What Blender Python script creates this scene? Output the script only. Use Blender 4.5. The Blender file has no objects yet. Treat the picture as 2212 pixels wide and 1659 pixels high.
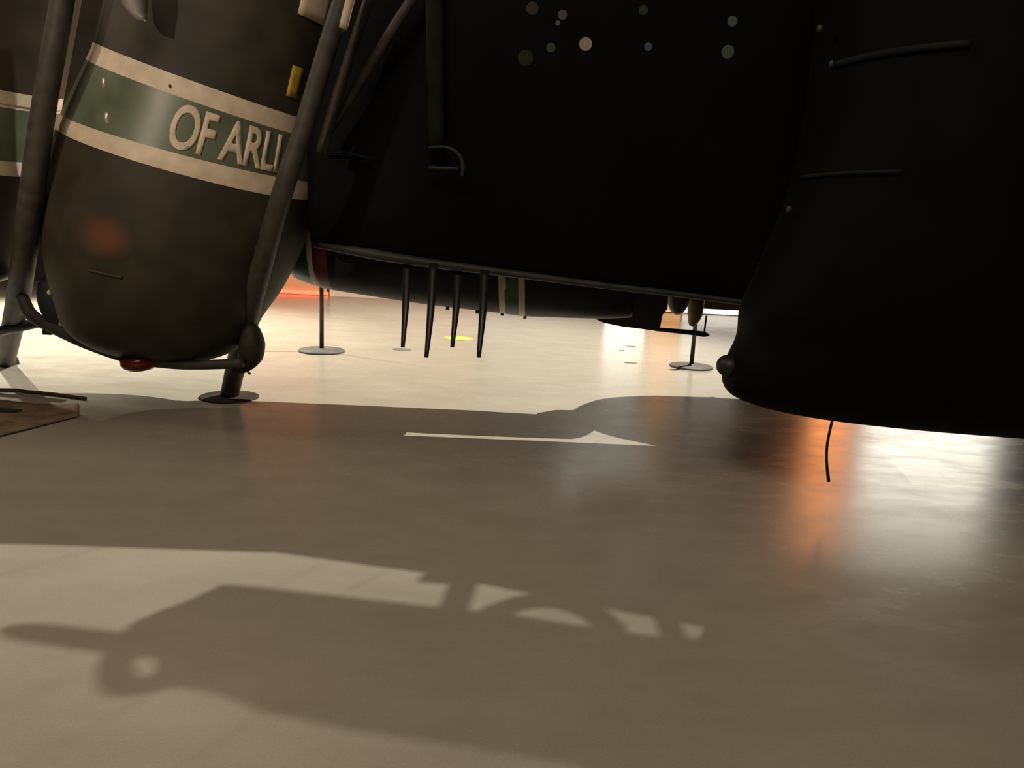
import bpy, bmesh, math, random
from mathutils import Vector, Matrix
random.seed(7)
D = bpy.data; COL = bpy.context.scene.collection; SC = bpy.context.scene

# ------------------------------------------------------------------ camera
W, Hh, FPX = 2212, 1659, 1600.0
EYE = Vector((0, 0, 1.1)); PITCH = math.atan(322/1600.0); ROLL = math.radians(2.9)
fwd = Vector((0, math.cos(PITCH), -math.sin(PITCH)))
u0 = Vector((0, math.sin(PITCH), math.cos(PITCH))); x0 = Vector((1, 0, 0))
rt = math.cos(ROLL)*x0 + math.sin(ROLL)*u0
up = -math.sin(ROLL)*x0 + math.cos(ROLL)*u0
cam_d = D.cameras.new('camera'); cam = D.objects.new('camera', cam_d); COL.objects.link(cam)
m = Matrix((rt, up, -fwd)).transposed().to_4x4(); m.translation = EYE; cam.matrix_world = m
cam_d.sensor_width = 36; cam_d.lens = FPX/W*36; cam_d.clip_end = 200
SC.camera = cam
SC.view_settings.view_transform = 'Standard'; SC.view_settings.look = 'None'
SC.view_settings.gamma = 1; SC.view_settings.use_curve_mapping = False
SC.view_settings.exposure = 0.0

def ray(px, py):
    return (fwd*FPX + rt*(px - W/2) + up*(Hh/2 - py)).normalized()
def at(px, py, Y):                      # point of a pixel's ray at depth y = Y
    d = ray(px, py); return EYE + d*((Y - EYE.y)/d.y)
def fl(px, py, z=0.0):                  # point of a pixel's ray on the floor
    d = ray(px, py); return EYE + d*((z - EYE.z)/d.z)

# ------------------------------------------------------------------ world, hall lamps and added ambient fill
w = D.worlds.new('hall_dark'); SC.world = w; w.use_nodes = True
w.node_tree.nodes['Background'].inputs[0].default_value = (0.02, 0.016, 0.012, 1)
w.node_tree.nodes['Background'].inputs[1].default_value = 0.3
LKEY = Vector((3.2, 8.2, 8.5))
def aim(o, tgt): o.rotation_euler = (Vector(tgt) - o.location).to_track_quat('-Z', 'Y').to_euler()
def spot(name, loc, tgt, power, col, ang, blend, r):
    l = D.lights.new(name, 'SPOT'); l.energy = power; l.color = col; l.spot_size = math.radians(ang)
    l.spot_blend = blend; l.shadow_soft_size = r
    o = D.objects.new(name, l); COL.objects.link(o); o.location = loc; aim(o, tgt); return o
def area(name, loc, tgt, power, col, sx, sy):
    l = D.lights.new(name, 'AREA'); l.energy = power; l.color = col; l.shape = 'RECTANGLE'; l.size = sx; l.size_y = sy
    o = D.objects.new(name, l); COL.objects.link(o); o.location = loc; aim(o, tgt); return o
spot('key_spotlight', LKEY, (-1.3, 6.6, 0), 6900, (1, .96, .83), 64, .9, .03)
spot('floor_spotlight', (-7.5, 9.5, 6.5), (-4.6, 7.4, 0), 11000, (1, .96, .80), 46, 1.0, .12)
spot('pod_spotlight', (-4.2, -2.5, 3.4), (-1.95, 4.3, 1.75), 620, (1, .84, .64), 24, .7, .12)
area('ambient_fill_rear', (-1.0, -3.0, 6.5), (-.5, 1, 0), 215, (1, .84, .67), 3, 3)  # added ambient fill from behind the camera, no visible source
area('ambient_fill_side', (-7, 4, 6.5), (-3, 4, 0), 160, (1, .8, .62), 2, 2)  # added ambient fill from the left side, no visible source

# ------------------------------------------------------------------ materials
def mat(name, col, rough=.5, metal=0.0, spec=.5, noise=0.0, nscale=8.0, bump=0.0, emit=None, estr=0.0, col2=None):
    mt = D.materials.new(name); mt.use_nodes = True; nt = mt.node_tree; b = nt.nodes['Principled BSDF']
    b.inputs['Base Color'].default_value = (*col, 1); b.inputs['Roughness'].default_value = rough
    b.inputs['Metallic'].default_value = metal; b.inputs['Specular IOR Level'].default_value = spec
    if noise or bump:
        tc = nt.nodes.new('ShaderNodeTexCoord'); nz = nt.nodes.new('ShaderNodeTexNoise')
        nz.inputs['Scale'].default_value = nscale; nz.inputs['Detail'].default_value = 6
        nt.links.new(tc.outputs['Object'], nz.inputs['Vector'])
        if noise:
            mx = nt.nodes.new('ShaderNodeMix'); mx.data_type = 'RGBA'
            c2 = col2 or tuple(c*(1-noise) for c in col); c1 = col if col2 else tuple(min(1, c*(1+noise)) for c in col)
            mx.inputs[6].default_value = (*c1, 1); mx.inputs[7].default_value = (*c2, 1)
            rp = nt.nodes.new('ShaderNodeMapRange'); rp.inputs[1].default_value = .35; rp.inputs[2].default_value = .65
            nt.links.new(nz.outputs['Fac'], rp.inputs[0]); nt.links.new(rp.outputs[0], mx.inputs[0])
            nt.links.new(mx.outputs[2], b.inputs['Base Color'])
        if bump:
            bp = nt.nodes.new('ShaderNodeBump'); bp.inputs['Strength'].default_value = bump; bp.inputs['Distance'].default_value = .01
            nt.links.new(nz.outputs['Fac'], bp.inputs['Height']); nt.links.new(bp.outputs[0], b.inputs['Normal'])
    if emit:
        b.inputs['Emission Color'].default_value = (*emit, 1); b.inputs['Emission Strength'].default_value = estr
    return mt
M = dict(
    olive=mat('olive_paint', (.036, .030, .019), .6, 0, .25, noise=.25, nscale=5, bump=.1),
    brown=mat('brown_paint', (.035, .024, .016), .45, noise=.2, nscale=6),
    leg=mat('leg_paint', (.045, .039, .029), .6, noise=.35, nscale=14),
    cream=mat('cream_paint', (.62, .5, .36), .5, noise=.12, nscale=12),
    green=mat('green_paint', (.105, .125, .078), .38, noise=.15, nscale=7),
    black=mat('black_paint', (.012, .012, .008), .5, noise=.3, nscale=6),
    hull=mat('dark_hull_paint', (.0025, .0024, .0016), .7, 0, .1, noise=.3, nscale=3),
    navy=mat('near_black_navy_paint', (.006, .007, .009), .5, 0, .25, noise=.2),
    band=mat('dark_green_band', (.012, .055, .028), .4, noise=.2),
    red=mat('dark_red_paint', (.07, .008, .006), .4, noise=.2),
    redpatch=mat('red_smudge', (.14, .05, .028), .5, noise=.4, nscale=10),
    lens=mat('red_beacon_glass', (.13, .008, .009), .25, noise=.2),
    silver=mat('silver_metal', (.5, .48, .45), .35, .6, noise=.1),
    yellow=mat('yellow_placard', (.42, .28, .03), .5, noise=.3),
    ybrown=mat('yellow_brown_paint', (.16, .11, .02), .5, noise=.3),
    steel=mat('stanchion_black_metal', (.02, .018, .017), .4, noise=.2),
    base=mat('stanchion_base_metal', (.11, .10, .085), .6, 0, noise=.2),
    rubber=mat('black_rubber', (.01, .01, .014), .7, noise=.2),
    wall=mat('dark_wall_paint', (.05, .04, .03), .8, noise=.3, nscale=1.5),
    ceil=mat('dark_ceiling', (.02, .018, .016), .9, noise=.3, nscale=1),
    tan=mat('tan_floor_patch', (.22, .155, .09), .8, noise=.35, nscale=9, bump=.3),
    matte=mat('matte_dark_metal', (.06, .048, .036), 1.0, 0, 0, noise=.2),
    faint=mat('dark_tube_paint', (.009, .010, .006), .8, 0, .2, noise=.3),
    tubeg=mat('grey_green_tube', (.03, .031, .023), .6, noise=.3),
    sticker=mat('yellow_vinyl', (.75, .68, .12), .4, noise=.1),
    scuff=mat('grey_vinyl', (.2, .18, .14), .5, noise=.1),
    orangew=mat('orange_wall_light', (.3, .1, .04), .8, emit=(1, .30, .09), estr=1.2, noise=.1),
)
def emis(name, col, s): return mat(name, (.3, .3, .3), .8, emit=col, estr=s, noise=.1)

# floor : polished concrete
fm = D.materials.new('polished_concrete'); fm.use_nodes = True; nt = fm.node_tree; b = nt.nodes['Principled BSDF']
tc = nt.nodes.new('ShaderNodeTexCoord')
n1 = nt.nodes.new('ShaderNodeTexNoise'); n1.inputs['Scale'].default_value = 1.6; n1.inputs['Detail'].default_value = 8
mp = nt.nodes.new('ShaderNodeMapping'); mp.inputs['Scale'].default_value = (1.0, 2.0, 1)
n2 = nt.nodes.new('ShaderNodeTexNoise'); n2.inputs['Scale'].default_value = 3.0; n2.inputs['Detail'].default_value = 10; n2.inputs['Roughness'].default_value = .65
n3 = nt.nodes.new('ShaderNodeTexNoise'); n3.inputs['Scale'].default_value = 160; n3.inputs['Detail'].default_value = 3
L = nt.links.new
L(tc.outputs['Object'], n1.inputs['Vector']); L(tc.outputs['Object'], mp.inputs['Vector']); L(mp.outputs[0], n2.inputs['Vector']); L(tc.outputs['Object'], n3.inputs['Vector'])
ma = nt.nodes.new('ShaderNodeMath'); ma.operation = 'ADD'; L(n1.outputs['Fac'], ma.inputs[0]); L(n2.outputs['Fac'], ma.inputs[1])
mb = nt.nodes.new('ShaderNodeMath'); mb.operation = 'ADD'; L(ma.outputs[0], mb.inputs[0]); L(n3.outputs['Fac'], mb.inputs[1])
mr = nt.nodes.new('ShaderNodeMapRange'); mr.inputs[1].default_value = 1.0; mr.inputs[2].default_value = 2.0; L(mb.outputs[0], mr.inputs[0])
mx = nt.nodes.new('ShaderNodeMix'); mx.data_type = 'RGBA'; L(mr.outputs[0], mx.inputs[0])
mx.inputs[6].default_value = (.34, .30, .24, 1); mx.inputs[7].default_value = (.44, .40, .325, 1)
L(mx.outputs[2], b.inputs['Base Color'])
rr = nt.nodes.new('ShaderNodeMapRange'); rr.inputs[1].default_value = .35; rr.inputs[2].default_value = .65
rr.inputs[3].default_value = .22; rr.inputs[4].default_value = .30; L(n2.outputs['Fac'], rr.inputs[0]); L(rr.outputs[0], b.inputs['Roughness'])
b.inputs['Specular IOR Level'].default_value = .5
M['floor'] = fm

# ------------------------------------------------------------------ helpers
def link(name, bm, m_, parent=None, smooth=True):
    me = D.meshes.new(name); bm.normal_update(); bmesh.ops.recalc_face_normals(bm, faces=bm.faces[:]); bm.to_mesh(me); bm.free()
    ms = m_ if isinstance(m_, (list, tuple)) else [m_]
    for x in ms: me.materials.append(x)
    if smooth:
        for p in me.polygons: p.use_smooth = True
    o = D.objects.new(name, me); COL.objects.link(o)
    if parent:
        o.parent = parent; bpy.context.view_layer.update(); o.matrix_parent_inverse = parent.matrix_world.inverted()
    return o
def tag(o, label, cat, group=None, kind=None):
    if label: o['label'] = label
    if cat: o['category'] = cat
    if group: o['group'] = group
    if kind: o['kind'] = kind
    return o
def thing(name, loc, label, cat, group=None):
    o = D.objects.new(name, None); COL.objects.link(o); o.location = loc; o.empty_display_size = .2
    bpy.context.view_layer.update(); return tag(o, label, cat, group)
def struct(name, bm, m_): return tag(link(name, bm, m_, smooth=False), None, None, kind='structure')
def box(bm, c, s, R=None):
    r = bmesh.ops.create_cube(bm, size=1.0)
    for v in r['verts']:
        p = Vector((v.co.x*s[0], v.co.y*s[1], v.co.z*s[2]))
        if R: p = R @ p
        v.co = p + Vector(c)
    return bm
def catmull(pts, n):
    P = [Vector(p) for p in pts]; out = []
    if len(P) == 2:
        return [P[0].lerp(P[1], i/n) for i in range(n+1)]
    for i in range(len(P)-1):
        a = P[i-1] if i else P[0]*2-P[1]; b_ = P[i]; c = P[i+1]; d = P[i+2] if i+2 < len(P) else P[-1]*2-P[-2]
        for k in range(n):
            t = k/n; out.append(.5*((2*b_)+(-a+c)*t+(2*a-5*b_+4*c-d)*t*t+(-a+3*b_-3*c+d)*t**3))
    out.append(P[-1]); return out
def tube(bm, pts, rad, seg=14, n=6, flat=1.0):
    C = catmull(pts, n); N = len(C); rads = []
    rs = rad if isinstance(rad, (list, tuple)) else [rad]*len(pts)
    for i in range(N):
        t = i/(N-1)*(len(rs)-1); k = min(int(t), len(rs)-2); rads.append(rs[k]*(1-(t-k))+rs[k+1]*(t-k))
    prev = None; rings = []
    for i in range(N):
        tg = (C[min(i+1, N-1)]-C[max(i-1, 0)]).normalized()
        if prev is None:
            a = Vector((0, 1, 0)) if abs(tg.y) < .9 else Vector((1, 0, 0)); s = tg.cross(a).normalized()
        else: s = (prev - tg*prev.dot(tg)).normalized()
        prev = s; q = tg.cross(s)
        rings.append([bm.verts.new(C[i]+rads[i]*(math.cos(2*math.pi*k/seg)*s+flat*math.sin(2*math.pi*k/seg)*q)) for k in range(seg)])
    for a, c in zip(rings, rings[1:]):
        for k in range(seg): bm.faces.new((a[k], a[(k+1) % seg], c[(k+1) % seg], c[k]))
    bm.faces.new(rings[0][::-1]); bm.faces.new(rings[-1]); return bm
def lathe(bm, prof, c, seg=32, axis='Z', M_=None):
    rings = []
    for r, z in prof:
        ring = []
        for k in range(seg):
            a = 2*math.pi*k/seg; p = Vector((r*math.cos(a), r*math.sin(a), z))
            if M_: p = M_ @ p
            ring.append(bm.verts.new(p + Vector(c)))
        rings.append(ring)
    for a, d in zip(rings, rings[1:]):
        for k in range(seg): bm.faces.new((a[k], a[(k+1) % seg], d[(k+1) % seg], d[k]))
    bm.faces.new(rings[0][::-1]); bm.faces.new(rings[-1]); return bm
def ellipsoid(bm, c, r, seg=28, R=None):
    res = bmesh.ops.create_uvsphere(bm, u_segments=seg, v_segments=seg//2, radius=1)
    for v in res['verts']:
        p = Vector((v.co.x*r[0], v.co.y*r[1], v.co.z*r[2]))
        if R: p = R @ p
        v.co = p + Vector(c)
    return bm

class Pod:
    """closed body lofted through cross sections; each is given by its two side points and its depth radius"""
    def __init__(s, secs, tau=0.0, pw=2.0):
        s.secs = secs; s.tau = tau; s.pw = pw        # secs: (left, right, half depth)
    def sec(s, v):
        n = len(s.secs)-1; v = max(0, min(n, v)); i = min(int(v), n-1); t = v-i
        def cm(f):
            a = f(max(i-1, 0)); b_ = f(i); c = f(i+1); d = f(min(i+2, n))
            return .5*((2*b_)+(c-a)*t+(2*a-5*b_+4*c-d)*t*t+(3*b_-a-3*c+d)*t**3)
        return cm(lambda k: s.secs[k][0]), cm(lambda k: s.secs[k][1]), cm(lambda k: s.secs[k][2])
    def pt(s, v, th, off=0.0):
        l, r, b_ = s.sec(v); c = (l+r)/2; h = (r-l)/2; e = 2/s.pw
        ct, st = math.cos(th), math.sin(th)
        cx = math.copysign(abs(ct)**e, ct); sy = math.copysign(abs(st)**e, st)
        hl = max(h.length, 1e-4)
        return c + h*(1+off/hl)*cx + Vector((0, 1, s.tau))*((b_+off)*sy)
    def patch(s, bm, v0, v1, t0, t1, nv, nt_, off, th):
        """a shell piece that lies on the body, with real thickness"""
        g = [[[bm.verts.new(s.pt(v0+(v1-v0)*i/nv, t0+(t1-t0)*j/nt_, o)) for j in range(nt_+1)] for i in range(nv+1)] for o in (off, off-th)]
        for i in range(nv):
            for j in range(nt_):
                for k in (0, 1): bm.faces.new((g[k][i][j], g[k][i][j+1], g[k][i+1][j+1], g[k][i+1][j]))
        for i in range(nv):
            for j in (0, nt_): bm.faces.new((g[0][i][j], g[0][i+1][j], g[1][i+1][j], g[1][i][j]))
        for j in range(nt_):
            for i in (0, nv): bm.faces.new((g[0][i][j], g[0][i][j+1], g[1][i][j+1], g[1][i][j]))
        return bm
    def body(s, bm, seg=56, sub=8, matf=None, vs=None):
        n = len(s.secs)-1; vs = vs or [i/sub for i in range(n*sub+1)]
        R = [[bm.verts.new(s.pt(v, 2*math.pi*k/seg)) for k in range(seg)] for v in vs]
        for i in range(len(vs)-1):
            for k in range(seg):
                f = bm.faces.new((R[i][k], R[i][(k+1) % seg], R[i+1][(k+1) % seg], R[i+1][k]))
                if matf: f.material_index = matf((vs[i]+vs[i+1])/2)
        f = bm.faces.new(R[0][::-1]); bm.faces.new(R[-1]); return bm
def extr(bm, poly, z, inset_c, hgt):
    """lens-shaped body above and below an outline lying at height z"""
    pts = [Vector(p) for p in poly]; c = sum(pts, Vector())/len(pts)
    rings = []
    for k, (f, dz) in enumerate(((.80, -hgt), (.93, -hgt*.6), (1, 0), (.93, hgt*.6), (.80, hgt))):
        rings.append([bm.verts.new(c + (p-c)*f + Vector((0, 0, dz))) for p in pts])
    for a, d in zip(rings, rings[1:]):
        for i in range(len(pts)):
            j = (i+1) % len(pts); bm.faces.new((a[i], a[j], d[j], d[i]))
    bm.faces.new(rings[0][::-1]); bm.faces.new(rings[-1]); return bm

# ------------------------------------------------------------------ the hall
WY = 11.9
bm = bmesh.new(); box(bm, (0, 1.5, -.05), (36, 30, .1)); struct('floor', bm, M['floor'])
bm = bmesh.new(); box(bm, (0, WY+.15, 5.5), (36, .3, 11)); struct('wall_back', bm, M['wall'])
bm = bmesh.new(); box(bm, (-18.1, 1.5, 5.5), (.2, 30, 11)); struct('wall_left', bm, M['wall'])
bm = bmesh.new(); box(bm, (18.1, 1.5, 5.5), (.2, 30, 11)); struct('wall_right', bm, M['wall'])
bm = bmesh.new(); box(bm, (0, -13.6, 5.5), (36, .2, 11)); struct('wall_front', bm, M['wall'])
bm = bmesh.new(); box(bm, (0, 1.5, 11.05), (36, 30, .1)); struct('ceiling', bm, M['ceil'])
def wpanel(x0, x1, z0, z1, m_, label, name='backlit_wall_panel', cat='wall light'):
    a = at(x0, 600, WY).x; c = at(x1, 600, WY).x
    bm = bmesh.new(); box(bm, ((a+c)/2, WY-.03, (z0+z1)/2), (abs(c-a), .06, z1-z0))
    return tag(link(name, bm, m_, smooth=False), label, cat)
wpanel(480, 706, .06, 2.2, emis('orange_glow', (1, .30, .10), .6), 'orange glowing wall panel behind the banded torpedo-shaped tank, far left')
wpanel(714, 1040, .0, 1.6, emis('tan_glow', (1, .62, .38), .55), 'dim tan lit wall panel behind the banded tank')
wpanel(1050, 1306, .0, 1.6, emis('grey_glow', (1, .85, .66), .42), 'dim greyish lit wall panel left of the brightest white one')
wpanel(1314, 1400, .0, .95, emis('white_glow', (1, .92, .78), 3.0), 'brightest narrow white wall panel, mirrored in the floor')
wpanel(1412, 1476, .02, 1.5, emis('orange_glow_b', (1, .45, .14), 1.3), 'narrow orange wall panel beside the white corner panel')
wpanel(1482, 1612, .02, 1.1, emis('white_glow_b', (1, .93, .8), 1.5), 'white wall panel seen behind the right stanchion')
wpanel(1792, 1880, .3, 5.0, emis('orange_glow_c', (1, .33, .10), 4.2), 'tall orange wall light mirrored as a streak below the dark nose')
wpanel(1915, 2210, .8, 3.4, emis('white_glow_c', (1, .94, .8), 5.0), 'broad pale wall light mirrored on the floor at the right')
wpanel(1240, 1440, 2.5, 3.9, emis('pale_glow_high', (.95, .97, .9), 1.3), 'dim pale panel high on the far wall above the white one')
bm = bmesh.new(); a = at(430, 632, WY).x; c = at(712, 632, WY).x; box(bm, ((a+c)/2, WY-.08, .035), (c-a, .04, .05))
tag(link('light_strip', bm, emis('red_strip', (1, .12, .05), 3.0), smooth=False), 'thin red light strip along the foot of the far wall', 'light strip')

# spotlight housings of the lamps that light the hall
def fixture(loc, tgt, label):
    d = (Vector(tgt)-Vector(loc)).normalized(); R = d.to_track_quat('-Z', 'Y').to_matrix()
    t = thing('spotlight', Vector(loc)-d*.12, label, 'spotlight')
    bm = bmesh.new(); lathe(bm, [(.05, .42), (.13, .36), (.15, .1), (.17, .08), (.17, .14), (.155, .3)], Vector(loc), M_=R); link('housing', bm, M['steel'], t)
    bm = bmesh.new(); tube(bm, [Vector(loc)-d*.3, Vector((loc[0], loc[1], 11.0))], .02, n=1); link('mount', bm, M['steel'], t)
fixture(LKEY, (-1, 4.5, 0), 'spotlight high over the far right of the hall that throws the hard shadows')
fixture((-7.5, 9.5, 6.5), (-3.9, 6.4, 0), 'spotlight high over the far left floor')

# ------------------------------------------------------------------ left pod (banded, lettered)
YL = 4.3
def S(xl, yl, xr, yr, b_, Y=YL): return (at(xl, yl, Y), at(xr, yr, Y), b_)
secs = [S(300, -190, 755, -20, 0.50), S(250, 20, 712, 180, 0.55), S(232, 97, 694, 268, 0.57), S(218, 132, 689, 303, 0.58), S(165, 244, 680, 393, 0.60),
        S(156, 272, 676, 432, 0.61), S(128, 400, 655, 520, 0.61), S(124, 520, 608, 620, 0.57), S(140, 625, 560, 690, 0.49),
        S(160, 700, 535, 738, 0.38), S(230, 750, 480, 768, 0.23), S(320, 778, 400, 782, 0.07)]
pod = Pod(secs, tau=.085)
t = thing('banded_aircraft_pod', at(350, 790, YL), 'large dark olive pod with a green band lettered OF ARLI between cream stripes', 'aircraft')
def mf(v): return 1 if (2 <= v < 3 or 4 <= v < 5) else 2 if 3 <= v < 4 else 0
vs = [i/8 for i in range(11*8+1)]
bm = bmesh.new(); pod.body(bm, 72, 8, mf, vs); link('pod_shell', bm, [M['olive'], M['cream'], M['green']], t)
# letters
cu = D.curves.new('letters', 'FONT'); cu.body = 'OF ARLI'; cu.size = 1; cu.resolution_u = 6; cu.space_character = .93; cu.offset = .026
fo = D.objects.new('tmp_text', cu); COL.objects.link(fo); dg = bpy.context.evaluated_depsgraph_get()
me = D.meshes.new_from_object(fo.evaluated_get(dg)); D.objects.remove(fo)
bm = bmesh.new(); bm.from_mesh(me)
bmesh.ops.triangulate(bm, faces=bm.faces[:])
bmesh.ops.subdivide_edges(bm, edges=[e for e in bm.edges if e.calc_length() > .12], cuts=3, use_grid_fill=False)
bmesh.ops.triangulate(bm, faces=bm.faces[:])
xs = [v.co.x for v in bm.verts]; ys = [v.co.y for v in bm.verts]
X0, X1, Y0, Y1 = min(xs), max(xs), min(ys), max(ys)
TH0, TH1 = math.radians(-90+8), math.radians(-90+56.5)
res = bmesh.ops.extrude_face_region(bm, geom=bm.faces[:]); lower = {v for v in res['geom'] if isinstance(v, bmesh.types.BMVert)}
for v in bm.verts:
    u = (v.co.x-X0)/(X1-X0); q = (v.co.y-Y0)/(Y1-Y0)
    v.co = pod.pt(3.90 - .80*q, TH0+(TH1-TH0)*u, .0 if v in lower else .004)
link('lettering', bm, M['cream'], t, smooth=False)['label'] = 'cream capital letters OF ARLI on the green band'
# reflection-like red smudge mixed into the olive colour, placard, glint dots, seam
smudge_at = pod.pt(6.35, math.radians(-90-8)); sn = M['olive'].node_tree; so = sn.nodes['Principled BSDF']
gg = sn.nodes.new('ShaderNodeNewGeometry'); vd = sn.nodes.new('ShaderNodeVectorMath'); vd.operation = 'SUBTRACT'; vd.inputs[1].default_value = smudge_at
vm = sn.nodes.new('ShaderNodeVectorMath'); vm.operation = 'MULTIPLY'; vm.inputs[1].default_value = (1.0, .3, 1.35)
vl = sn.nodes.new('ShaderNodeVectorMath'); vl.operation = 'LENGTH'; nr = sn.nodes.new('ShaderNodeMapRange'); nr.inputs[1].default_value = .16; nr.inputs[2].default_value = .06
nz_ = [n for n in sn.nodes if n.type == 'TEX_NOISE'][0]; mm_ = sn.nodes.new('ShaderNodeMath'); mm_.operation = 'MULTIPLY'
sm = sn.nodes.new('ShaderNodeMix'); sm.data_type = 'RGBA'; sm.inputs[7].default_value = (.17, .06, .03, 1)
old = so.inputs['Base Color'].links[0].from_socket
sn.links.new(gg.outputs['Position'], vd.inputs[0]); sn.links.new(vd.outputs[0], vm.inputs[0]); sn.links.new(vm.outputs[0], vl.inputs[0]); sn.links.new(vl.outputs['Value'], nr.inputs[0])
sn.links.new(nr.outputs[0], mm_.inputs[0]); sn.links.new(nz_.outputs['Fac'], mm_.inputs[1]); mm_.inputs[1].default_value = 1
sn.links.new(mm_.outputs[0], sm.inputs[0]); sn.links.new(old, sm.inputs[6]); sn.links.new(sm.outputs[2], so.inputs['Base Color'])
bm = bmesh.new(); pod.patch(bm, .95, 1.5, math.radians(-90+54), math.radians(-90+61), 3, 3, .006, .004); link('placard', bm, M['yellow'], t)['label'] = 'small yellow placard'
bm = bmesh.new(); pod.patch(bm, 6.95, 7.0, math.radians(-90-14), math.radians(-90+2), 1, 10, .006, .006); link('seam', bm, M['tubeg'], t)
for (v_, a_, rr_) in ((3.25, -28, .022), (3.72, -19, .026), (2.75, 3, .008)):  # silver dots imitate specular glints; the smallest is a red dot
    bm = bmesh.new(); p = pod.pt(v_, math.radians(-90+a_), 0); ellipsoid(bm, p, (rr_*.6, .012, rr_*1.2), 12)
    link('glint_or_red_dot', bm, M['silver'] if rr_ > .01 else M['red'], t)
bm = bmesh.new(); pod.patch(bm, .2, .5, math.radians(-90+50), math.radians(-90+70), 4, 5, .008, .006); link('white_marking', bm, M['cream'], t)['label'] = 'cream painted block near the top of the frame'
# belly frame tube, fairing, beacon, wheel
bm = bmesh.new(); tube(bm, [at(48, 640, 4.3), at(70, 682, 4.25), at(130, 715, 4.2), at(200, 748, 4.15), at(280, 774, 4.1), at(380, 787, 4.1), at(470, 787, 4.1), at(525, 783, 4.1)],
                       [.032, .036, .036, .03, .028, .028, .028, .03]); link('belly_rail', bm, M['leg'], t)
bm = bmesh.new()
fr = [(at(533, 690, 4.2), .03), (at(540, 715, 4.2), .058), (at(544, 742, 4.2), .074), (at(540, 768, 4.2), .072), (at(525, 790, 4.2), .045), (at(505, 800, 4.2), .02)]
tube(bm, [p for p, r in fr], [r for p, r in fr], seg=20); link('tail_fairing', bm, M['olive'], t)
bm = bmesh.new(); lathe(bm, [(.105, .03), (.105, 0), (.092, -.025), (.06, -.045), (.02, -.052)], at(303, 782, 4.1), M_=Matrix.Rotation(math.radians(-8), 3, 'Y')); link('beacon', bm, M['lens'], t)['label'] = 'round red beacon under the belly'
bm = bmesh.new(); ellipsoid(bm, at(112, 655, 4.22), (.075, .05, .15), R=Matrix.Rotation(math.radians(-12), 3, 'Y')); w_ = link('wheel', bm, M['rubber'], t)
bm = bmesh.new(); tube(bm, [at(135, 655, 4.18), at(138, 680, 4.18), at(130, 705, 4.18)], [.012, .026, .012], flat=.5); link('wheel_bracket', bm, M['silver'], t)
bm = bmesh.new(); ellipsoid(bm, at(106, 632, 4.12), (.012, .01, .016), 10); link('warning_light', bm, M['sticker'], t)
bm = bmesh.new(); box(bm, at(105, 716, 4.25), (.05, .04, .035)); link('bracket', bm, M['steel'], t)
bm = bmesh.new(); tube(bm, [at(527, 797, 4.15), at(541, 808, 4.15)], .006); link('drain_pipe', bm, M['tubeg'], t)
bm = bmesh.new(); tube(bm, [at(-30, 722, 4.6), at(90, 695, 4.6)], .032, n=1); link('cross_rail', bm, M['steel'], t)

# left support legs
def leg(name, pts, rad, label, m_='leg', plate=True):
    foot = Vector(pts[0]); t_ = thing(name, foot, label, 'support leg', None)
    bm = bmesh.new(); tube(bm, pts, rad, seg=18, flat=.95); link('shaft', bm, M[m_], t_)
    return t_
f = fl(495, 858)
tl = leg('support_leg', [f, at(512, 780, 4.5), at(545, 650, 4.1), at(606, 430, 3.72), at(655, 280, 3.68), at(704, 115, 3.66), at(740, 0, 3.66), at(775, -120, 3.66)],
    [.056, .060, .056, .050, .046, .044, .044, .044], 'long dark leaning leg in front of the lettered pod, its foot on the floor')
bm = bmesh.new(); lathe(bm, [(.18, .0), (.18, .006), (.17, .009), (.06, .012)], f + Vector((0, 0, 0)), 40); link('foot', bm, M['matte'], tl)  # flat disc coloured dark to stand in for the shading around the leg
f2 = fl(10, 786)
tl = leg('support_leg', [f2, at(40, 640, 4.4), at(62, 470, 3.9), at(95, 230, 3.75), at(125, 60, 3.7), at(150, -100, 3.7)],
    [.062, .064, .060, .055, .052, .05], 'long dark leaning leg at the left edge, between the two banded pods')
bm = bmesh.new(); lathe(bm, [(.09, 0), (.09, .01), (.085, .04)], f2, 24); link('foot', bm, M['matte'], tl)

# far-left second pod
YP = 4.35
s2 = [S(-420, -260, 160, -90, .6, YP), S(-450, 60, 105, 212, .6, YP), S(-455, 95, 98, 245, .6, YP), S(-470, 210, 80, 352, .6, YP), S(-475, 240, 76, 382, .6, YP),
      S(-480, 400, 60, 480, .58, YP), S(-450, 540, 40, 580, .5, YP), S(-380, 590, -20, 615, .35, YP), S(-260, 640, -140, 642, .1, YP)]
pod2 = Pod(s2, tau=.1)
t2 = thing('banded_aircraft_pod', at(-200, 705, YP), 'second dark pod with a green band, cut off by the left edge', 'aircraft')
bm = bmesh.new(); pod2.body(bm, 56, 8, lambda v: 1 if (1 <= v < 2 or 3 <= v < 4) else 2 if 2 <= v < 3 else 0); link('pod_shell', bm, [M['brown'], M['cream'], M['green']], t2)

# silver pointed tip hanging at the top
t3 = thing('pointed_probe', at(300, -60, 3.6), 'silver pointed probe tip hanging at the top left in front of the pod', 'probe')
bm = bmesh.new(); tube(bm, [at(276, -90, 3.6), at(286, -30, 3.6), at(292, 5, 3.6), at(302, 28, 3.6), at(312, 42, 3.6)], [.062, .062, .055, .036, .012], seg=20); link('cone', bm, M['silver'], t3)
bm = bmesh.new(); tube(bm, [at(311, 40, 3.6), at(315, 47, 3.6)], [.011, .003]); link('tip', bm, M['silver'], t3)
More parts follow.
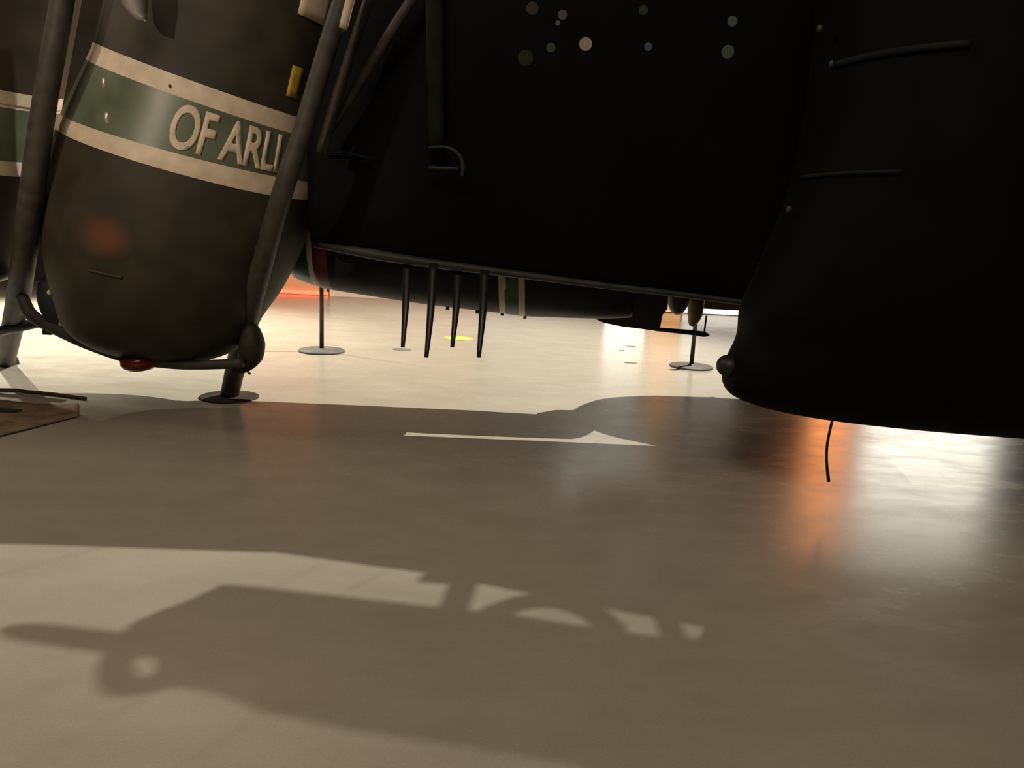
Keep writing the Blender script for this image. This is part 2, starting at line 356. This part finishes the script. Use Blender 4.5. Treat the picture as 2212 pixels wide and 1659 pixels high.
# upper struts
def strut(pts, r, m_, label, name='strut'):
    bm = bmesh.new(); tube(bm, pts, r); return tag(link(name, bm, M[m_]), label, 'strut')
strut([at(695, 330, 3.9), at(740, 170, 3.88), at(790, 20, 3.86), at(830, -100, 3.86)], [.03, .026, .026, .026], 'leg', 'second dark brace right of the long leaning leg, nearly parallel')
strut([at(700, 300, 3.98), at(770, 190, 3.97), at(850, 60, 3.96), at(930, -60, 3.96)], [.022, .024, .026, .026], 'leg', 'faint brace leaning most to the right at the top')
strut([at(722, 85, 3.6), at(741, 62, 3.6), at(757, -2, 3.6), at(785, -100, 3.6)][1:], [.02, .02, .02], 'cream', 'cream painted rod behind the top of the long leaning leg')

# ------------------------------------------------------------------ central dark fuselage
YD = 4.12
def toplane(px, py, Y):
    P_ = fl(px, py); k = (Y-P_.y)/(LKEY.y-P_.y); return P_ + (LKEY-P_)*k
bot = [(664, 536), (690, 541), (760, 552), (900, 575), (1100, 601), (1300, 627), (1450, 644), (1610, 664), (1800, 688), (1880, 697), (1950, 705)]
topedge = [fl(x, y) for x, y in ((-300, 1160), (0, 1166), (200, 1163), (400, 1166), (520, 1173), (700, 1195), (860, 1218), (985, 1238), (1150, 1272), (1300, 1303), (1420, 1330), (1600, 1352), (1800, 1400), (2100, 1440))]
tp = sorted([(p + (LKEY-p)*((YD+.12-p.y)/(LKEY.y-p.y))) for p in topedge], key=lambda q: q.x)
def topz(x):
    if x <= tp[0].x: return tp[0].z
    for a, c in zip(tp, tp[1:]):
        if x <= c.x: return a.z + (c.z-a.z)*(x-a.x)/max(1e-6, c.x-a.x)
    return tp[-1].z
t4 = thing('dark_aircraft_fuselage', at(1300, 627, YD), 'huge near-black aircraft fuselage filling the upper middle, only its lower edge catching light', 'aircraft')
bm = bmesh.new(); rings = []
for (x, y) in bot:
    pb = at(x, y, YD); zt = topz(pb.x); zb = pb.z; yc = YD+.15; hy = .15; r_ = .10
    ring = []
    for k in range(32):
        a = 2*math.pi*k/32; e = .55
        cy = math.copysign(abs(math.cos(a))**e, math.cos(a)); cz = math.copysign(abs(math.sin(a))**e, math.sin(a))
        # rounded slab section
        zz = (zt+zb)/2 + (zt-zb)/2*cz; yy = yc + hy*cy
        ring.append(bm.verts.new((pb.x, yy, zz)))
    rings.append(ring)
for a, c in zip(rings, rings[1:]):
    for k in range(32): bm.faces.new((a[k], a[(k+1) % 32], c[(k+1) % 32], c[k]))
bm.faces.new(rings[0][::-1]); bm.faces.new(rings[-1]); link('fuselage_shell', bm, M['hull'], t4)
bm = bmesh.new(); tube(bm, [at(x, y-11, YD+.06) for x, y in bot[1:-2]], [.016, .030, .022, .018, .014, .014]); link('bounce_light_strip', bm, M['tubeg'], t4)['label'] = 'thin lighter strip imitating floor bounce light on the lower edge'  # lighter colour stands in for floor bounce on the rounded edge
bm = bmesh.new(); tube(bm, [at(938, -60, YD-.1), at(940, 100, YD-.1), at(942, 320, YD-.1)], .046, flat=.6); link('tube', bm, M['faint'], t4)
bm = bmesh.new(); tube(bm, [at(925, 318, YD-.12), at(965, 318, YD-.14), at(992, 335, YD-.14), at(1000, 362, YD-.13), at(998, 380, YD-.12)], [.008, .008, .009, .014, .012]); link('handle', bm, M['tubeg'], t4)
bm = bmesh.new(); tube(bm, [at(925, 362, YD-.1), at(990, 364, YD-.12)], .009); link('handle', bm, M['tubeg'], t4)
bm = bmesh.new(); tube(bm, [at(695, 330, YD-.05), at(745, 330, YD-.06), at(800, 342, YD-.05)], .008); link('pipe', bm, M['faint'], t4)
for (x, y, r_, c_, s_) in ((1265, 95, .042, (1, .72, .35), .16), (1215, 32, .03, (.9, .7, .7), .05), (1190, 103, .03, (.6, .75, .35), .04), (1205, 50, .016, (.8, .75, .9), .06), (1400, 101, .026, (.7, .7, .9), .05),
                    (1572, 112, .042, (.8, .85, .5), .04), (1582, 46, .032, (.7, .85, .5), .05), (1150, 18, .04, (.9, .5, .4), .03), (1135, 125, .05, (.5, .6, .2), .02), (1390, 22, .03, (.8, .8, .6), .02)):
    bm = bmesh.new(); ellipsoid(bm, at(x, y, YD), (r_*.8, .02, r_*.8), 16)
    link('dim_glow_blob', bm, mat('dim_glow', (.01, .01, .008), 1.0, 0, 0, emit=c_, estr=s_*.7, noise=.1), t4)  # small coloured emissive blobs set on the fuselage side
# unseen rod and panels added to block key light on floor and pod
bm = bmesh.new(); bp_ = []
for x, y in ((440, 921), (620, 928), (770, 934), (868, 938)):
    p = fl(x, y); bp_.append(p + (LKEY-p)*(1.03/LKEY.z))
tube(bm, bp_, [.07, .075, .065, .04]); link('shadow_rod', bm, M['hull'], t4)
bm = bmesh.new(); box(bm, (-.78, 5.0, 2.2), (.75, .08, 1.15)); box(bm, (-.78, 4.7, 2.35), (.3, .62, .08)); box(bm, (-1.65, 4.97, 1.47), (1.15, .07, .32)); link('key_light_blocker', bm, M['hull'], t4, smooth=False)
# four tapered antennas
for i, (xt, yt, xb, yb, Y) in enumerate(((879, 560, 870, 750, 4.0), (936, 570, 921, 772, 3.85), (990, 575, 977, 750, 4.0), (1047, 585, 1034, 772, 3.85))):
    bm = bmesh.new(); tube(bm, [at(xt, yt, Y+.25), at((xt+xb)/2+2, (yt+yb)/2, Y+.1), at(xb, yb, Y)], [.024, .02, .011], seg=12, flat=.6)
    a_ = link('antenna', bm, M['steel'], t4)

# ------------------------------------------------------------------ far banded tank (torpedo-like), behind the fuselage
YF = 4.68
def V(xt, yt, xb, yb, b_, Y=YF): return (at(xt, yt, Y), at(xb, yb, Y), b_)
ft = [V(606, 512, 607, 528, 0.022), V(612, 488, 616, 566, 0.090), V(634, 462, 638, 598, 0.165), V(641, 459, 646, 604, 0.176), V(679, 455, 684, 618, 0.203), V(689, 455, 695, 621, 0.206), V(722, 455, 724, 627, 0.214), V(900, 455, 905, 655, 0.225),
      V(1076, 470, 1080, 676, 0.225), V(1089, 470, 1092, 678, 0.225), V(1119, 470, 1122, 682, 0.225), V(1131, 470, 1134, 683, 0.225), V(1280, 480, 1282, 688, 0.210), V(1360, 490, 1362, 686, 0.195)]
tank = Pod(ft, 0.0)
t5 = thing('banded_tank', at(950, 670, YF), 'long round dark tank with two green bands edged in cream, hanging behind the black fuselage', 'tank')
ix = {2: 1, 3: 2, 4: 1, 5: 3, 8: 1, 9: 2, 10: 1}
bm = bmesh.new(); tank.body(bm, 48, 6, lambda v: ix.get(int(v), 0)); link('tank_shell', bm, [M['navy'], M['cream'], M['band'], M['red']], t5)
for (x, y) in ((967, 664), (1031, 672), (1134, 683), (1085, 676)):
    bm = bmesh.new(); box(bm, at(x, y, YF), (.02, .03, .03)); link('bracket', bm, M['steel'], t5)

# engine box with its rod, ball and float behind
t6 = thing('engine_pod', at(1350, 715, 5.0), 'dark brown boxy engine housing at the right end of the banded tank', 'engine')
bm = bmesh.new()
ob = [(1275, 600), (1278, 684), (1300, 697), (1345, 706), (1426, 716), (1428, 676), (1443, 674), (1445, 600)]
fr_ = [bm.verts.new(at(x, y, 4.8)) for x, y in ob]; bk_ = [bm.verts.new(at(x, y, 4.8)+Vector((0, .14, 0))) for x, y in ob]
bm.faces.new(fr_); bm.faces.new(bk_[::-1])
for i in range(len(ob)): bm.faces.new((fr_[i], fr_[(i+1) % len(ob)], bk_[(i+1) % len(ob)], bk_[i]))
bmesh.ops.bevel(bm, geom=bm.edges[:], offset=.012, segments=2, affect='EDGES'); link('housing', bm, M['brown'], t6, smooth=False)
bm = bmesh.new(); tube(bm, [at(1415, 711, 4.85), at(1490, 718, 4.85), at(1520, 722, 4.85), at(1532, 724, 4.85)], [.013, .017, .018, .007], n=3); link('rod', bm, M['steel'], t6)
bm = bmesh.new(); tube(bm, [at(1521, 720, 4.85), at(1526, 682, 4.85)], .006, n=2); link('pin', bm, M['tubeg'], t6)
bm = bmesh.new(); ellipsoid(bm, at(1466, 640, 5.0), (.075, .075, .125)); link('ball', bm, M['brown'], t6)
t7 = thing('float', at(1500, 706, 5.1), 'yellow-brown tapered bulb hanging right of the engine housing', 'float')
bm = bmesh.new(); tube(bm, [at(1502, 610, 5.1), at(1503, 650, 5.1), at(1501, 680, 5.1), at(1496, 696, 5.1), at(1493, 704, 5.1)], [.05, .058, .05, .032, .015], seg=20); link('bulb', bm, M['ybrown'], t7)
bm = bmesh.new(); box(bm, at(1562, 656, 10.8), (.62, .3, .15)); tag(link('dark_beam', bm, M['brown'], smooth=False), 'dark horizontal beam just left of the black nose, behind the bulb', 'beam')

# hidden nacelle beyond: throws the round shadow
P_ = fl(1610, 914); zc = 1.45; C_ = P_ + (LKEY-P_)*(zc/LKEY.z)
t8 = thing('engine_nacelle', C_, 'rounded dark nacelle hanging behind the black fuselage', 'aircraft')
bm = bmesh.new(); tip = fl(1235, 893); tip = tip + (LKEY-tip)*(zc/LKEY.z)
NR = ((0, .03), (.06, .10), (.2, .19), (.5, .27), (.9, .31), (1.2, .28), (1.5, .24), (1.9, .24), (2.2, .38), (3.2, .40))
tube(bm, [tip+Vector((dx_, -.02*r_/.28 - ((r_-.28)*1.3 if r_ > .28 else 0), 0)) for dx_, r_ in NR], [r_ for dx_, r_ in NR], n=4, seg=28, flat=2.2); link('nacelle_shell', bm, M['hull'], t8)

# ------------------------------------------------------------------ right dark nose
YR = 3.3
nose = [S(1800, -260, 3100, -150, 0.76, YR), S(1792, -60, 3080, 20, 0.76, YR), S(1772, 150, 3060, 220, 0.74, YR), S(1738, 340, 3040, 400, 0.72, YR), S(1700, 460, 3010, 520, 0.68, YR),
        S(1645, 585, 2980, 640, 0.65, YR), S(1608, 665, 2950, 720, 0.61, YR), S(1598, 730, 2920, 790, 0.56, YR), S(1572, 785, 2890, 845, 0.50, YR), S(1566, 832, 2850, 900, 0.44, YR),
        S(1600, 862, 2760, 938, 0.34, YR), S(1720, 892, 2640, 955, 0.21, YR), S(1950, 918, 2420, 948, 0.08, YR)]
nb = Pod(nose, 0.0, 2.3)
t9 = thing('dark_aircraft_nose', at(2200, 940, YR), 'big black rounded aircraft nose hanging low at the right', 'aircraft')
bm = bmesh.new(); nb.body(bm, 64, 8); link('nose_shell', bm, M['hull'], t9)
bm = bmesh.new(); ellipsoid(bm, at(1574, 790, YR-.02), (.055, .06, .05)); link('side_fairing', bm, M['black'], t9)
for (v_, a0, a1) in ((2.0, 8, 44), (3.3, 2, 36)):
    bm = bmesh.new(); nb.patch(bm, v_, v_+.06, math.radians(180+a0), math.radians(180+a1), 1, 14, .012, .014); link('window_ledge', bm, M['faint'], t9)
for (x, y) in ((1771, 62), (1797, 138), (1704, 452)):
    bm = bmesh.new(); ellipsoid(bm, at(x, y, YR-.1), (.012, .012, .016), 10); link('rivet', bm, M['tubeg'], t9)
bm = bmesh.new(); tube(bm, [at(1806, 885, 3.05), at(1797, 912, 3.05), at(1787, 960, 3.05), at(1786, 1000, 3.05), at(1790, 1040, 3.05)], [.006, .006, .006, .006, .008], seg=8)
link('whip_antenna', bm, M['steel'], t9)['label'] = 'thin curved whip antenna hanging from the belly'

# ------------------------------------------------------------------ overhead aircraft out of the frame, known by its shadow
ZO = 3.15
def oc(px, py, z=ZO):
    P_ = fl(px, py); return P_ + (LKEY-P_)*(z/LKEY.z)
t10 = thing('overhead_aircraft', oc(1000, 1450), 'aircraft hanging above the frame that throws the long nose shadow', 'aircraft')
# fuselage outline with two openings: built as bands between upper and lower edge
upE = [(243, 1462), (250, 1425), (268, 1380), (275, 1350), (335, 1322), (400, 1300), (450, 1276), (480, 1262), (560, 1268), (760, 1290), (950, 1312), (1100, 1326), (1250, 1350), (1400, 1372), (1590, 1384), (1800, 1380), (2300, 1400), (2900, 1440)]
loE = [(243, 1466), (250, 1476), (268, 1486), (285, 1490), (335, 1488), (400, 1488), (450, 1496), (490, 1508), (570, 1540), (760, 1578), (950, 1606), (1100, 1630), (1230, 1655), (1400, 1720), (1590, 1790), (1800, 1850), (2300, 1900), (2900, 1950)]
hole1 = [(285, 1428), (305, 1428), (325, 1440), (342, 1455), (325, 1463), (300, 1468), (286, 1466), (280, 1450)]
bm = bmesh.new()
def slab(bm, A, B, z=ZO, t=.1):
    n = len(A); g = []
    for dz, f in ((-t, .72), (-t*.6, .93), (0, 1), (t*.6, .93), (t, .72)):
        ra, rb_ = [], []
        for a, c in zip(A, B):
            pa, pc = oc(*a, z+dz), oc(*c, z+dz); m_ = (pa+pc)/2
            ra.append(bm.verts.new(m_+(pa-m_)*f)); rb_.append(bm.verts.new(m_+(pc-m_)*f))
        g.append((ra, rb_))
    for k in (0, 4):
        for i in range(n-1): bm.faces.new((g[k][0][i], g[k][0][i+1], g[k][1][i+1], g[k][1][i]))
    for k in range(4):
        for s_ in (0, 1):
            for i in range(n-1): bm.faces.new((g[k][s_][i], g[k][s_][i+1], g[k+1][s_][i+1], g[k+1][s_][i]))
        for i in (0, n-1): bm.faces.new((g[k][0][i], g[k][1][i], g[k+1][1][i], g[k+1][0][i]))
slab(bm, upE[4:], loE[4:], t=.18)
link('overhead_fuselage', bm, M['hull'], t10, smooth=False)
bm = bmesh.new()
slab(bm, [(275, 1350), (338, 1322)], [(256, 1415), (340, 1426)], t=.05)
tube(bm, [oc(264, 1395), oc(252, 1425), (oc(250, 1460)), oc(268, 1480), oc(300, 1482), oc(350, 1474)], .021)
link('nose_ring', bm, M['hull'], t10, smooth=False)
bm = bmesh.new(); tube(bm, [oc(5, 1358), oc(60, 1364), oc(272, 1392)], [.008, .022, .026], n=3); link('probe', bm, M['steel'], t10)
bm = bmesh.new(); slab(bm, [(985, 1225), (1045, 1225)], [(945, 1318), (1012, 1322)], t=.06); link('mast', bm, M['hull'], t10, smooth=False)
bm = bmesh.new(); tube(bm, [oc(912, 1248), oc(990, 1253)], .018, n=2); link('mast_arm', bm, M['steel'], t10)
bm = bmesh.new(); tube(bm, [oc(1060, 1325), oc(1130, 1302), oc(1200, 1298), oc(1270, 1318), oc(1330, 1365)], .026); link('rotor_arm', bm, M['steel'], t10)
bm = bmesh.new(); slab(bm, [(1405, 1320), (1460, 1325)], [(1432, 1385), (1490, 1388)], t=.06); link('rear_pylon', bm, M['hull'], t10, smooth=False)
for k, (x, y) in enumerate(((700, 1450), (1100, 1480), (1500, 1560))):
    p = oc(x, y); bm = bmesh.new(); tube(bm, [p, Vector((p.x, p.y, 11.0))], .001, seg=6, n=1); link('suspension_cable', bm, M['steel'], t10)

# suspension cables for the hung aircraft (above the frame)
def cable(p, label, parent):
    bm = bmesh.new(); tube(bm, [p, Vector((p.x, p.y, 11.0))], .001, seg=6, n=1); link('suspension_cable', bm, M['steel'], parent)
for p, o in ((at(900, -60, YD+.2), t4), (at(1500, -60, YD+.2), t4), (at(950, 470, YF), t5), (at(350, -190, YL), t), (at(-150, -200, YP), t2), (at(2400, -230, YR), t9), (C_, t8), (at(1350, 600, 5.0), t6), (at(1502, 610, 5.1), t7), (at(277, -90, 3.6), t3)):
    cable(p, '', o)

# ------------------------------------------------------------------ stanchions
def stanchion(px, py, label, rb=.19):
    p = fl(px, py); t_ = thing('stanchion_post', p, label, 'stanchion', None)
    bm = bmesh.new(); lathe(bm, [(rb-.004, 0), (rb, .004), (rb, .013), (rb-.005, .017), (.04, .019), (.028, .03)], p, 48); link('base', bm, M['base'], t_)
    bm = bmesh.new(); lathe(bm, [(.019, .03), (.019, .95)], p, 20); link('pole', bm, M['steel'], t_)
    bm = bmesh.new(); lathe(bm, [(.028, .93), (.03, .94), (.03, 1.0), (.02, 1.01)], p, 20); link('belt_head', bm, M['steel'], t_)
stanchion(695, 759, 'slim black stanchion post with a round base, left of the four hanging antennas', .20)
stanchion(1493, 793, 'slim black stanchion post with a round base, beside the black nose', .195)

# ------------------------------------------------------------------ things on the floor
def disc(name, px, py, rx, ry, m_, label, cat, h=.003):
    p = fl(px, py); bm = bmesh.new(); lathe(bm, [(1, 0), (1, h)], (0, 0, 0), 32)
    for v in bm.verts: v.co.x *= rx; v.co.y *= ry; v.co += p
    return tag(link(name, bm, M[m_], smooth=False), label, cat)
disc('floor_sticker', 990, 731, .15, .15, 'sticker', 'round yellow sticker on the floor among the four antennas', 'sticker')
disc('floor_plate', 868, 755, .09, .07, 'scuff', 'small grey floor cap below the leftmost antenna', 'floor plate')
disc('floor_plate', 1362, 748, .055, .012, 'scuff', 'thin grey strip on the shiny floor, farthest of three', 'floor plate')
disc('floor_plate', 1343, 757, .025, .01, 'scuff', 'tiny grey strip on the shiny floor, leftmost of three', 'floor plate')
disc('floor_plate', 1362, 784, .06, .015, 'scuff', 'grey strip on the shiny floor, nearest of three', 'floor plate')
# thin tan patch, dark wedge and dark line on the floor at left
bm = bmesh.new(); cp = [fl(x, y, .012) for x, y in ((-260, 846), (0, 842), (60, 846), (120, 852), (185, 861))]
tube(bm, cp, .011, seg=8); tag(link('dark_floor_line', bm, M['matte']), 'thin dark line on the floor at the left edge', 'cable')
bm = bmesh.new(); nx, ny = 26, 10; gu = []
for i in range(nx+1):
    row = []
    for j in range(ny+1):
        u = i/nx; v_ = j/ny; x = -260 + u*430; yt = 872 + 6*math.sin(u*9); yb = 1010 - 108*u
        p = fl(x, yt+(yb-yt)*v_); z = .006 + .022*max(0, math.sin(u*11+v_*3))*math.sin(math.pi*v_)*math.sin(math.pi*u)
        row.append(bm.verts.new((p.x, p.y, z)))
    gu.append(row)
for i in range(nx):
    for j in range(ny): bm.faces.new((gu[i][j], gu[i+1][j], gu[i+1][j+1], gu[i][j+1]))
ex = bmesh.ops.extrude_face_region(bm, geom=bm.faces[:])
for v in ex['geom']:
    if isinstance(v, bmesh.types.BMVert): v.co.z += .006
cv = link('tan_patch', bm, M['tan'])
bm = bmesh.new(); tube(bm, [fl(-60, 893, .035), fl(0, 889, .035), fl(48, 886, .03)], [.02, .02, .006], flat=.4, seg=8); link('dark_wedge', bm, M['matte'], cv)
tag(cv, 'creased tan patch on the floor at the left edge', 'canvas')
